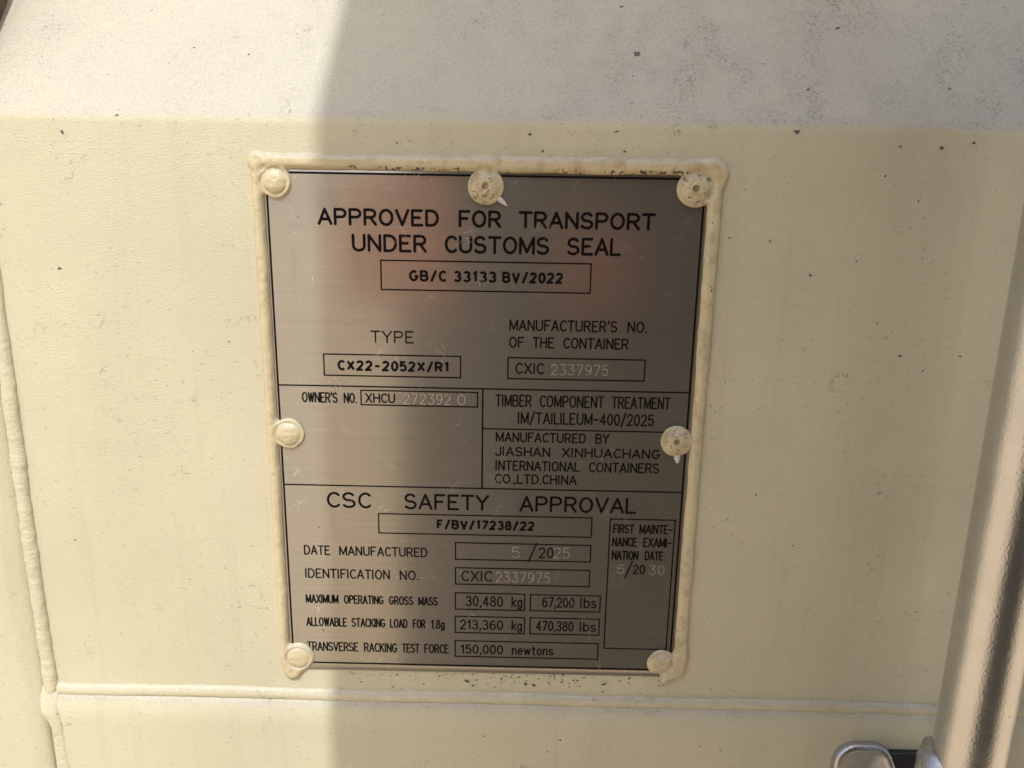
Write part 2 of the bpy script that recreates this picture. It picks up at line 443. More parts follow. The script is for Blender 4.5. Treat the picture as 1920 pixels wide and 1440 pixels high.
def add_shade_blocker():
    """added panel, made up and out of view: it stands between the sun and the right of the data plate"""
    k = NT("dark blocker paint")
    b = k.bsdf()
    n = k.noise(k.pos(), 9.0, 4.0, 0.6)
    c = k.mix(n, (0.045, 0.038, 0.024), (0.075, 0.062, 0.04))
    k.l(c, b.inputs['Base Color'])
    b.inputs['Roughness'].default_value = 0.55
    t = thing("shade_blocker", "added unseen dark corrugated panel that shades the cream door", "shade blocker", (0.2, -0.67, -0.8))
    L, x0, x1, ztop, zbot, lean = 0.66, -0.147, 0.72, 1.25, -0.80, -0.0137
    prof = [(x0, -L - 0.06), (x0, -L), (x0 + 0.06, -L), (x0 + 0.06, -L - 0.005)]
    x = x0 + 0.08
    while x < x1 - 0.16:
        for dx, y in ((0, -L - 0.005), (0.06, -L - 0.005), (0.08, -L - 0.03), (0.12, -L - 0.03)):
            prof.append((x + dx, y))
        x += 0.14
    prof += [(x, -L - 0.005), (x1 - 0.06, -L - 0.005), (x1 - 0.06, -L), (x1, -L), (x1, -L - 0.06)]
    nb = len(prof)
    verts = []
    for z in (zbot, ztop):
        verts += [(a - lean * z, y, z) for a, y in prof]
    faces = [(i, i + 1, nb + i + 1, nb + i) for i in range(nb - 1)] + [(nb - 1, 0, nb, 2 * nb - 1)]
    mesh("blocker_sheet", verts, faces, k.m, t, False)
    orange = simple("orange reflection board paint", (0.95, 0.24, 0.05), 0.6, spread=0.15, scale=30)
    red = simple("red reflection board paint", (0.50, 0.13, 0.065), 0.6, spread=0.2, scale=30)
    for xa, xb, za, zb, mm in ((-0.215, -0.072, -0.025, 0.15, orange), (0.055, 0.165, -0.025, 0.085, red)):  # added unseen boards: their colour gives the plate its orange-red reflection
        bx = [(x, y, z) for z in (za, zb) for x, y in ((xa, -L + 0.004), (xb, -L + 0.004), (xb, -L + 0.02), (xa, -L + 0.02))]
        mesh("reflection_board", bx, [(3, 2, 1, 0), (4, 5, 6, 7), (0, 1, 5, 4), (1, 2, 6, 5), (2, 3, 7, 6), (3, 0, 4, 7)], mm, t, False)
    for za, zb in ((zbot, zbot + 0.06), (ztop - 0.06, ztop)):
        v = [(x0 + 0.002 - lean * z, y, z) for z in (za, zb) for y in (0, 1)]
        bx = []
        for z in (za, zb):
            bx += [(x0 - 0.002 - lean * z, -L - 0.062, z), (x1 + 0.002 - lean * z, -L - 0.062, z), (x1 + 0.002 - lean * z, -L + 0.003, z), (x0 - 0.002 - lean * z, -L + 0.003, z)]
        mesh("blocker_rail", bx, [(3, 2, 1, 0), (4, 5, 6, 7), (0, 1, 5, 4), (1, 2, 6, 5), (2, 3, 7, 6), (3, 0, 4, 7)], k.m, t, False)
add_shade_blocker()

# ------------------------------------------------------------------ container door
door = thing("container_door", "cream painted steel container door sheet with welded seams around the metal data plate", "container door", (0.1, 0, -0.32))

def grid_faces(nr, nc):
    return [(r * nc + c, r * nc + c + 1, (r + 1) * nc + c + 1, (r + 1) * nc + c) for r in range(nr - 1) for c in range(nc - 1)]

def sheet():
    # section of the pressed sheet: flat rib face, rounded bend, slope going back, valley
    prof = [(310.0, 1.0)]
    for v in np.linspace(290, -8, 40):
        prof.append((v, 1.0))
    R = 11.0
    th = math.atan(0.71)
    T = R * math.tan(th / 2)
    v0 = -24.0
    for a in np.linspace(0, th, 12):
        # tangent arc from the flat into the slope
        prof.append((v0 + T - R * math.sin(a), 1.0 + R * (1 - math.cos(a))))
    vend = -90.0
    T2 = R * math.tan(th / 2)
    vs_, ds_ = vend, 1.0 + 0.71 * (v0 - vend)
    sa = (vs_ + T2 * math.cos(th), ds_ - T2 * math.sin(th))
    for f in np.linspace(0.05, 1.0, 16):
        p = prof[-1] if f < 0.06 else None
        if f < 0.06:
            st = prof[-1]
        prof.append((st[0] + (sa[0] - st[0]) * f, st[1] + (sa[1] - st[1]) * f))
    for a in np.linspace(th, 0, 10)[1:]:
        prof.append((sa[0] - R * (math.sin(th) - math.sin(a)), sa[1] + R * (math.cos(a) - math.cos(th))))
    prof.append((prof[-1][0] - 60, prof[-1][1]))
    us = np.linspace(-136.5, 560, 120)
    verts, mi = [], []
    uu = np.array([[u for u in us] for _ in prof])
    vv = np.array([[p[0] for _ in us] for p in prof])
    wob = noise2(uu, vv, 70, 3) * 0.22
    for r, (v, d) in enumerate(prof):
        for c, u in enumerate(us):
            verts.append(W(u, v, d + wob[r, c] * min(1, max(0, (v + 10) / 20 if v < 20 else 1)) * 0.6))
    faces = grid_faces(len(prof), len(us))
    faces = [f[::-1] for f in faces]
    mi = [0] * len(faces)
    # paint chips: raised flecks of the same sheet
    def depth(v):
        if v > v0 + T:
            return 1.0
        for (va, da), (vb, db) in zip(prof, prof[1:]):
            if vb <= v <= va and va > vb:
                return da + (db - da) * (va - v) / (va - vb)
        return prof[-1][1]
    r = random.Random(5)
    extra = []
    while len(extra) < 150:
        u = r.uniform(30, 205)
        v = 256.9 + abs(r.gauss(0, 3.6))
        if v < 267 and r.random() < (0.25 + 0.75 * math.exp(-((u - 125) / 60.0) ** 2)):
            extra.append((u, v, r.choice((0.22, 0.28, 0.35, 0.35, 0.5, 0.7))))
    for (u, v, s) in CHIPS + extra:
        k = len(verts)
        n = 11
        ang = r.uniform(-0.6, 0.6)
        asp = r.uniform(0.38, 0.75)
        d = depth(v) - 0.22
        verts.append(W(u, v, d))
        for i in range(n):
            a = 2 * math.pi * i / n
            q = s * r.uniform(0.45, 1.25)
            x, y = q * math.cos(a), q * math.sin(a) * asp
            x, y = x * math.cos(ang) - y * math.sin(ang), x * math.sin(ang) + y * math.cos(ang)
            verts.append(W(u + x, v + y, depth(v + y) - 0.18))
        for i in range(n):
            faces.append((k, k + 1 + (i + 1) % n, k + 1 + i))
            mi.append(1)
    return mesh("door_sheet", verts, faces, [M_PAINT, M_CHIP], door, True, mi)
sheet()

def stile():
    # rounded tube edge at the left, running the whole height
    prof = [(-136.2, 60.0), (-136.2, 0.6)]
    for a in np.linspace(0.25, math.pi / 2, 12):
        prof.append((-136.4 - 13.0 + 13.2 * math.cos(a), 1.0 - 4.2 * math.sin(a)))
    prof.append((-215.0, -3.2))
    prof.append((-800.0, -3.2))
    prof.append((-806.0, 2.0))
    prof.append((-806.0, 60.0))
    vs = list(np.linspace(430, -200, 60))
    verts = [W(u, v, d) for v in vs for (u, d) in prof]
    mesh("door_stile", verts, [f[::-1] for f in grid_faces(len(vs), len(prof))], M_PAINT, door)
stile()

def gasket():
    prof = [(-136.0, 6.0), (-134.6, 5.0), (-133.2, 8.0), (-133.0, 60.0), (-136.0, 60.0)]
    vs = list(np.linspace(-24, -200, 40))
    verts = [W(u, v, d) for v in vs for (u, d) in prof]
    mesh("rubber_gasket", verts, grid_faces(len(vs), len(prof)), simple("weathered brown rubber", (0.15, 0.10, 0.055), 0.6, spread=0.3, scale=120), door)
gasket()

def rail():
    R = 4.0
    prof = [(274.2, 60.0), (274.2, 0.6)]
    for a in np.linspace(0.1, math.pi / 2, 16):
        prof.append((274.3 + 15.0 * (1 - math.cos(a)), 0.4 - R * math.sin(a)))
    for v in np.linspace(292, 420, 12):
        prof.append((v, 0.4 - R))
    us = np.linspace(-133.0, 560, 100)
    verts = [W(u, v, d) for (v, d) in prof for u in us]
    faces = grid_faces(len(prof), len(us))
    mi = [0] * len(faces)
    r = random.Random(9)
    for (u, v, s) in RAILCHIPS:
        if v < 284:
            continue
        k = len(verts)
        ang = r.uniform(-0.5, 0.5)
        verts.append(W(u, v, 0.4 - R - 0.14))
        for i in range(9):
            a = 2 * math.pi * i / 9
            q = s * r.uniform(0.5, 1.25)
            x, y = q * math.cos(a), q * math.sin(a) * 0.55
            verts.append(W(u + x * math.cos(ang) - y * math.sin(ang), v + x * math.sin(ang) + y * math.cos(ang), 0.4 - R - 0.1))
        for i in range(9):
            faces.append((k, k + 1 + (i + 1) % 9, k + 1 + i))
            mi.append(1)
    mesh("bottom_rail", verts, faces, [M_PAINT, M_CHIP], door, True, mi)
rail()

def sweep(name, path, mat, parent, axis, seed, ripple=0.25):
    """weld bead: path rows (along, across, halfwidth, height, base depth)"""
    n = len(path)
    m = 19
    al_ = np.array([p[0] for p in path])
    ac_ = np.array([p[1] for p in path])
    step = abs(al_[1] - al_[0])
    lump = noise1(n, 3.0 / step, ripple * 0.55, seed) + noise1(n, 9.0 / step, ripple, seed + 1)
    side = noise1(n, 3.5 / step, 0.22, seed + 2) + noise1(n, 14 / step, 0.3, seed + 5)
    side2 = noise1(n, 3.5 / step, 0.22, seed + 3) + noise1(n, 14 / step, 0.3, seed + 6)
    verts = []
    for i, (al, ac, hw, h, base) in enumerate(path):
        for j in range(m):
            t = -1 + 2 * j / (m - 1)
            a = math.pi * (j / (m - 1))
            x = -math.cos(a) * (hw + (side[i] if t < 0 else side2[i]))
            bow = 1.1 * (1 - t * t)                         # ripples of the pass are curved
            rip = ripple * 0.22 * math.sin((al + bow) * 2 * math.pi / 2.9 + lump[i] * 14) * (0.6 + side[i])
            fine = 0.10 * float(noise2(np.array(al), np.array(ac + x), 1.1, seed))
            hh = (h + lump[i] + rip) * math.sin(a) ** 0.8 + fine - 0.55
            b = base(x) if callable(base) else base
            if axis == 'v':
                verts.append(W(ac + x, al, b - hh))
            else:
                verts.append(W(al, ac + x, b - hh))
    f = grid_faces(n, m)
    if axis == 'v':
        f = [q[::-1] for q in f]
    return mesh(name, verts, f, mat, parent)

sweep("weld_bead", [(v, -132.9 + 0.25 * math.sin(v / 37.0), 3.8, 3.1, 0.8) for v in np.linspace(-28, 274, 700)], M_WELD, door, 'v', 21, 0.26)
# weld between stile and bottom rail, lying on the tube faces
def low_base(v):
    t = min(1, max(0, (v - 270) / 16.0))
    return 0.8 + (-3.3 - 0.8) * (t * t * (3 - 2 * t))
rows = []
for v in np.linspace(269, 400, 330):
    if v < 280:
        hw, h, c = 5.0 + 0.8 * math.sin((v - 269) / 11 * math.pi), 2.3, -133.4
    else:
        t = min(1, (v - 280) / 14.0)
        t = t * t * (3 - 2 * t)
        hw, h, c = 5.0 + (3.4 - 5.0) * t, 2.3 - 0.4 * t, -133.4 + 3.4 * t
    rows.append((v, c + max(0, v - 294) * 0.03, hw, h, low_base(v)))
sweep("weld_bead", rows, M_WELD, door, 'v', 41, 0.3)
# horizontal weld between sheet and bottom rail
us = np.linspace(-129, 420, 900)
sweep("weld_bead", [(u, 271.6 + 0.002 * (u + 129) + 0.3 * math.sin(u / 23.0), 3.5, 2.7, 0.7) for u in us], M_WELD, door, 'h', 61, 0.12)

# ------------------------------------------------------------------ data plate
plate = thing("data_plate", "riveted stainless steel plate with black lettering and cream sealant edges on the door", "data plate", W(100, 256, 1.0))

def plate_sheet():
    x0, x1, y0, y1 = -3.6, 203.6, -3.6, 256.2
    us = np.linspace(x0, x1, 60)
    vs = np.linspace(y0, y1, 70)
    uu, vv = np.meshgrid(us, vs)
    d = noise2(uu, vv, 60, 8) * 0.10 + noise2(uu, vv, 130, 9) * 0.08 + 0.32
    verts = [W(uu[r, c], vv[r, c], d[r, c]) for r in range(len(vs)) for c in range(len(us))]
    faces = grid_faces(len(vs), len(us))
    k = len(verts)
    nc = len(us)
    ring = [c for c in range(nc)] + [(r + 1) * nc - 1 for r in range(1, len(vs))] + [(len(vs) - 1) * nc + c for c in range(nc - 2, -1, -1)] + [r * nc for r in range(len(vs) - 2, 0, -1)]
    for i in ring:
        r, c = divmod(i, nc)
        verts.append(W(us[c], vs[r], 1.15))
    n = len(ring)
    for i in range(n):
        faces.append((ring[(i + 1) % n], ring[i], k + i, k + (i + 1) % n))
    o = mesh("metal_sheet", verts, faces, M_PLATE, plate)
    return d
PD = plate_sheet()
def plate_depth(u, v):
    c = (u + 3.6) / 207.2 * 59
    r = (v + 3.6) / 259.8 * 69
    i, j = int(min(68, max(0, r))), int(min(58, max(0, c)))
    fr, fc = r - i, c - j
    return (PD[i, j] * (1 - fr) + PD[i + 1, j] * fr) * (1 - fc) + (PD[i, j + 1] * (1 - fr) + PD[i + 1, j + 1] * fr) * fc

# ---- stroke lettering
def E(cx, cy, rx, ry, a0, a1, n=None):
    n = n or max(4, int(abs(a1 - a0) / 14))
    return [(cx + rx * math.cos(math.radians(a0 + (a1 - a0) * i / n)), cy + ry * math.sin(math.radians(a0 + (a1 - a0) * i / n))) for i in range(n + 1)]
def ROT(ch, w):
    return [[(w - x, 1 - y) for x, y in c] for c in ch]
six = [E(.27, .3, .27, .3, 90, 450), [(.46, .93)] + E(.40, .50, .40, .47, 95, 205)]
P_ = [[(0, 0), (0, 1), (.33, 1)] + E(.33, .74, .25, .26, 90, -90)[1:] + [(0, .48)]]
G = {
 'A': [[(0, 0), (.34, 1), (.68, 0)], [(.11, .32), (.57, .32)]],
 'B': [[(0, 0), (0, 1), (.33, 1)] + E(.33, .76, .23, .24, 90, -90)[1:] + [(0, .52)], [(.33, .52)] + E(.34, .26, .27, .26, 90, -90)[1:] + [(0, 0)]],
 'C': [E(.33, .5, .33, .5, 46, 314)],
 'D': [[(0, 0), (0, 1), (.26, 1)] + E(.26, .5, .36, .5, 90, -90)[1:] + [(0, 0)]],
 'E': [[(.52, 1), (0, 1), (0, 0), (.54, 0)], [(0, .52), (.40, .52)]],
 'F': [[(.52, 1), (0, 1), (0, 0)], [(0, .52), (.40, .52)]],
 'G': [E(.33, .5, .33, .5, 46, 345) + [(.66, .44), (.40, .44)]],
 'H': [[(0, 0), (0, 1)], [(.62, 0), (.62, 1)], [(0, .52), (.62, .52)]],
 'I': [[(0, 0), (0, 1)]],
 'J': [[(.45, 1), (.45, .28)] + E(.225, .26, .225, .26, 0, -175)],
 'K': [[(0, 0), (0, 1)], [(.58, 1), (0, .36)], [(.2, .58), (.6, 0)]],
 'L': [[(0, 1), (0, 0), (.5, 0)]],
 'M': [[(0, 0), (0, 1), (.38, .08), (.76, 1), (.76, 0)]],
 'N': [[(0, 0), (0, 1), (.62, 0), (.62, 1)]],
 'O': [E(.34, .5, .34, .5, 90, 450)],
 'P': P_,
 'R': P_ + [[(.30, .48), (.60, 0)]],
 'S': [E(.3, .745, .27, .255, 32, 262) + E(.3, .25, .3, .25, 85, -150)],
 'T': [[(0, 1), (.62, 1)], [(.31, 1), (.31, 0)]],
 'U': [[(0, 1), (0, .3)] + E(.31, .31, .31, .31, 180, 360) + [(.62, 1)]],
 'V': [[(0, 1), (.33, 0), (.66, 1)]],
 'W': [[(0, 1), (.2, 0), (.4, .95), (.6, 0), (.8, 1)]],
 'X': [[(0, 1), (.62, 0)], [(0, 0), (.62, 1)]],
 'Y': [[(0, 1), (.33, .48), (.66, 1)], [(.33, .48), (.33, 0)]],
 '0': [E(.26, .5, .26, .5, 90, 450)],
 '1': [[(0, .78), (.2, 1), (.2, 0)]],
 '2': [E(.26, .72, .25, .28, 168, -38) + [(0, 0), (.54, 0)]],
 '3': [E(.25, .755, .23, .245, 155, -90), E(.25, .26, .27, .26, 90, -155)],
 '4': [[(.40, 0), (.40, 1), (0, .28), (.56, .28)]],
 '5': [[(.49, 1), (.07, 1), (.03, .56)] + E(.25, .32, .27, .32, 130, -150)],
 '6': six,
 '7': [[(0, 1), (.54, 1), (.17, 0)]],
 '8': [E(.27, .76, .22, .24, 90, 450), E(.27, .26, .27, .26, 90, 450)],
 '9': ROT(six, .54),
 '/': [[(0, -.13), (.46, 1.13)]],
 '.': [[(.03, 0), (.06, .03)]],
 ',': [[(.08, .05), (0, -.17)]],
 '-': [[(0, .46), (.46, .46)]],
 "'": [[(.07, 1.06), (0, .80)]],
 'k': [[(0, 0), (0, 1)], [(.42, .68), (0, .26)], [(.15, .40), (.44, 0)]],
 'g': [E(.23, .34, .23, .34, 90, 450), [(.46, .68), (.46, -.06)] + E(.23, -.08, .23, .18, 0, -165)],
 'l': [[(0, 0), (0, 1)]],
 'b': [[(0, 0), (0, 1)], E(.25, .34, .25, .34, 180, 540)],
 's': [E(.2, .51, .18, .17, 32, 262) + E(.2, .17, .21, .17, 85, -150)],
 'n': [[(0, 0), (0, .68)], [(0, .40)] + E(.21, .42, .21, .26, 172, 0) + [(.42, 0)]],
 'e': [[(.0, .36), (.46, .36)] + E(.23, .34, .23, .34, 5, 312)],
 'w': [[(0, .68), (.16, 0), (.32, .62), (.48, 0), (.64, .68)]],
 't': [[(.13, .95), (.13, .12), (.2, 0), (.32, 0)], [(0, .68), (.32, .68)]],
 'o': [E(.23, .34, .23, .34, 90, 450)],
}
G['3e'] = [[(0, 1), (.50, 1), (.24, .60)] + E(.24, .30, .28, .30, 85, -155)]

def ribbons(chain):
    """split a polyline at sharp corners"""
    out, cur, corner = [], [chain[0]], [False]
    st = False
    for i in range(1, len(chain)):
        cur.append(chain[i])
        if i + 1 < len(chain):
            a = (chain[i][0] - chain[i - 1][0], chain[i][1] - chain[i - 1][1])
            b = (chain[i + 1][0] - chain[i][0], chain[i + 1][1] - chain[i][1])
            la, lb = math.hypot(*a), math.hypot(*b)
            if la * lb > 0 and (a[0] * b[0] + a[1] * b[1]) / (la * lb) < 0.80:
                out.append((cur, st, True))
                cur, st = [chain[i]], True
    out.append((cur, st, False))
    return out

class Strokes:
    def __init__(self):
        self.v, self.f, self.k = [], [], 0
    def ribbon(self, pts, t, cap0, cap1):
        """pts in plate mm (u right, v down); cap: 'round', 'butt', 'square'"""
        p = [pts[0]]
        for q in pts[1:]:
            if math.hypot(q[0] - p[-1][0], q[1] - p[-1][1]) > 1e-4:
                p.append(q)
        if len(p) < 2:
            return
        closed = math.hypot(p[0][0] - p[-1][0], p[0][1] - p[-1][1]) < 1e-3 and len(p) > 6
        h = t / 2.0
        lift = 0.022 + 0.0022 * (self.k % 12)
        self.k += 1
        n = len(p)
        L, R = [], []
        for i in range(n):
            a = p[i - 1] if i else (p[-2] if closed else p[0])
            b = p[i + 1] if i + 1 < n else (p[1] if closed else p[-1])
            dx, dy = b[0] - a[0], b[1] - a[1]
            d = math.hypot(dx, dy)
            nx, ny = -dy / d, dx / d
            x, y = p[i]
            if not closed and ((i == 0 and cap0 == 'square') or (i == n - 1 and cap1 == 'square')):
                s = -1 if i == 0 else 1
                x, y = x + s * dx / d * h, y + s * dy / d * h
            L.append((x + nx * h, y + ny * h))
            R.append((x - nx * h, y - ny * h))
        base = len(self.v)
        def add(u, v):
            self.v.append(W(u, v, plate_depth(u, v) - lift))
            return len(self.v) - 1
        li = [add(*q) for q in L]
        ri = [add(*q) for q in R]
        for i in range(n - 1):
            self.f.append((li[i], li[i + 1], ri[i + 1], ri[i]))
        if not closed:
            for end, cap in ((0, cap0), (n - 1, cap1)):
                if cap != 'round':
                    continue
                c = p[end]
                a0 = math.atan2(L[end][1] - c[1], L[end][0] - c[0])
                sgn = 1 if end == 0 else -1
                ids = [li[end]]
                for s in range(1, 6):
                    a = a0 + sgn * math.pi * s / 6
                    ids.append(add(c[0] + h * math.cos(a), c[1] + h * math.sin(a)))
                ids.append(ri[end])
                self.f.append(tuple(ids if end == 0 else ids[::-1]))
    def word(self, text, u0, u1, base, cap, t, bold=False, etched=False):
        h = cap - (t if bold or True else 0)
        glyphs = []
        x = 0.0
        gap = 0.36 if bold else 0.26
        for ch in text:
            g_ = G['3e'] if (etched and ch == '3') else G[ch]
            xs = [q[0] for c in g_ for q in c]
            w0, w1 = min(xs), max(xs)
            extra = 0.0
            if ch in 'AVTYL/' and not bold:
                extra = -0.04
            glyphs.append((g_, x - w0 + extra / 2))
            x += (w1 - w0) + gap + extra + (0.06 if ch in 'I1l' else 0)
        x -= gap
        sx = (u1 - u0 - t) / max(x, 1e-6) if x > 0 else 1.0
        for g_, off in glyphs:
            for chain in g_:
                pts = [(u0 + t / 2 + (q[0] + off) * sx, base - t / 2 - q[1] * h) for q in chain]
                for seg, c0, c1 in ribbons(pts):
                    if bold:
                        self.ribbon(seg, t, 'square' if c0 else 'butt', 'square' if c1 else 'butt')
                    else:
                        self.ribbon(seg, t, 'round', 'round')
    def line(self, a, b, t):
        n = max(2, int(math.hypot(b[0] - a[0], b[1] - a[1]) / 6))
        self.ribbon([(a[0] + (b[0] - a[0]) * i / n, a[1] + (b[1] - a[1]) * i / n) for i in range(n + 1)], t, 'square', 'square')
    def build(self, name, mat, label=None):
        fs = []
        for f in self.f:
            a, b, c = (Vector(self.v[f[0]]), Vector(self.v[f[1]]), Vector(self.v[f[2]]))
            fs.append(f if (b - a).cross(c - a).y < 0 else f[::-1])
        return mesh(name, self.v, fs, mat, plate, False, label=label)

THICK = {'H': 1.36, 'G': 1.24, 'M': 0.76, 'N': 0.80, 'E': 0.33}
NAME = {'H': 'heading_text', 'G': 'heading_text', 'M': 'field_text', 'N': 'field_text', 'B': 'bold_text', 'E': 'engraved_number'}
for st, base, cap, words in TEXT:
    s = Strokes()
    for txt, a, b in words:
        if st == 'B':
            s.word(txt, a, b, base, cap, cap * 0.23, True)
        else:
            s.word(txt, a, b, base, cap, THICK[st], False, st == 'E')
    s.build(NAME[st], M_ENGRAVE if st == 'E' else M_INK)

for (a, b, c, d) in BOXES:
    s = Strokes()
    for p, q in (((a, b), (c, b)), ((c, b), (c, d)), ((c, d), (a, d)), ((a, d), (a, b))):
        s.line(p, q, 0.70)
    s.build("field_box", M_INK)
s = Strokes()
for p, q in (((0, 0), (200, 0)), ((200, 0), (200, 252.1)), ((200, 252.1), (0, 252.1)), ((0, 252.1), (0, 0))):
    s.line(p, q, 0.95)
s.build("border_line", M_INK)
for p, q, t in (((0, 99.94), (200, 99.94), .75), ((0, 151.46), (200, 151.46), .75), ((99.73, 99.94), (99.73, 151.46), .85), ((99.73, 120.15), (200, 120.15), .7)):
    s = Strokes()
    s.line(p, q, t)
    s.build("divider_line", M_INK)

# ---- rivets
def rivet(u, v, R, kind, seed, ell=1.0, tail=None, rot=0.0):
    rd = R * 0.76
    prof = [(R, -0.4), (R + .05, 0.1), (R - 0.15, 0.7), (R - 0.6, 1.05), (rd + 0.9, 1.15), (rd + 0.45, 1.08), (rd + 0.1, 1.15), (rd - 0.25, 1.55),
            (rd * 0.85, 2.1), (rd * 0.68, 2.55), (rd * 0.50, 2.85), (rd * 0.38, 2.98)]
    if kind == 'hole':
        prof += [(2.15, 3.05), (1.85, 2.95), (1.6, 2.5), (1.45, 1.2), (0.9, 0.95), (0.01, 0.9)]
    else:
        prof += [(rd * 0.25, 3.02), (rd * 0.17, 3.15), (rd * 0.08, 3.2), (0.01, 3.2)]
    n = 44
    r = np.random.RandomState(seed)
    w1 = noise1(n + 1, 6, 0.03, seed)
    w1[-1] = w1[0]
    verts, faces = [], []
    for i, (rr, h) in enumerate(prof):
        for j in range(n):
            a = 2 * math.pi * j / n
            q = rr * (1 + w1[j] * (1.0 if i < 8 else 0.5))
            x, y = q * math.cos(a), q * math.sin(a) * ell
            x, y = x * math.cos(rot) - y * math.sin(rot), x * math.sin(rot) + y * math.cos(rot)
            jit = 0.20 * noise2(np.array(u + x), np.array(v + y), 1.6, seed) if 1 < i else 0
            verts.append(W(u + x, v + y, -(h * 0.92 + jit)))
    for i in range(len(prof) - 1):
        for j in range(n):
            k = (j + 1) % n
            faces.append((i * n + j, i * n + k, (i + 1) * n + k, (i + 1) * n + j))
    faces.append(tuple((len(prof) - 1) * n + j for j in range(n)))
    mi = [0] * len(faces)
    if tail:
        (tx, ty), wid, pale = tail
        # torn skin of paint pulled off the rivet rim, curling away from the plate
        k = len(verts)
        L = math.hypot(tx, ty)
        dx, dy = tx / L, ty / L
        for i in range(8):
            t = i / 7
            cw = wid * (1 - t) ** 0.55 * (1 + 0.25 * r.uniform(-1, 1)) + 0.06
            px, py = u + dx * (R * 0.86 + t * (L - R * 0.86)), v + dy * (R * 0.86 + t * (L - R * 0.86))
            hgt = 0.75 - 0.45 * t + 0.25 * math.sin(t * 5)
            verts += [W(px - dy * cw, py + dx * cw, 0.1), W(px - dy * cw * 0.7, py + dx * cw * 0.7, -hgt), W(px + dy * cw * 0.7, py - dx * cw * 0.7, -hgt * 0.8), W(px + dy * cw, py - dx * cw, 0.1)]
        for i in range(7):
            for j in range(3):
                q = k + i * 4 + j
                faces.append((q, q + 4, q + 5, q + 1))
                mi.append(1 if pale else 0)
    m = M_SEALCH if kind == 'hole' else M_RIVET
    o = mesh("rivet", verts, faces, [m, M_FLAKE], plate, True, mi, origin=W(u, v, 0))
    return o

for args in ((4.2, 4.3, 7.1, 'dome', 1), (100.5, 4.7, 8.3, 'hole', 2, 1.0, ((9.8, 8.6), 1.5, True)), (195.8, 4.2, 8.3, 'hole', 3),
             (4.2, 124.5, 7.6, 'dome', 4), (195.2, 124.5, 7.7, 'hole', 5, 1.0, ((1.3, 11.8), 1.9, True)),
             (3.0, 248.6, 8.1, 'dome', 6), (195.2, 247.2, 7.5, 'dome', 7, 0.86, ((1.5, 10.8), 1.4, False), -0.5)):
    rivet(*args)

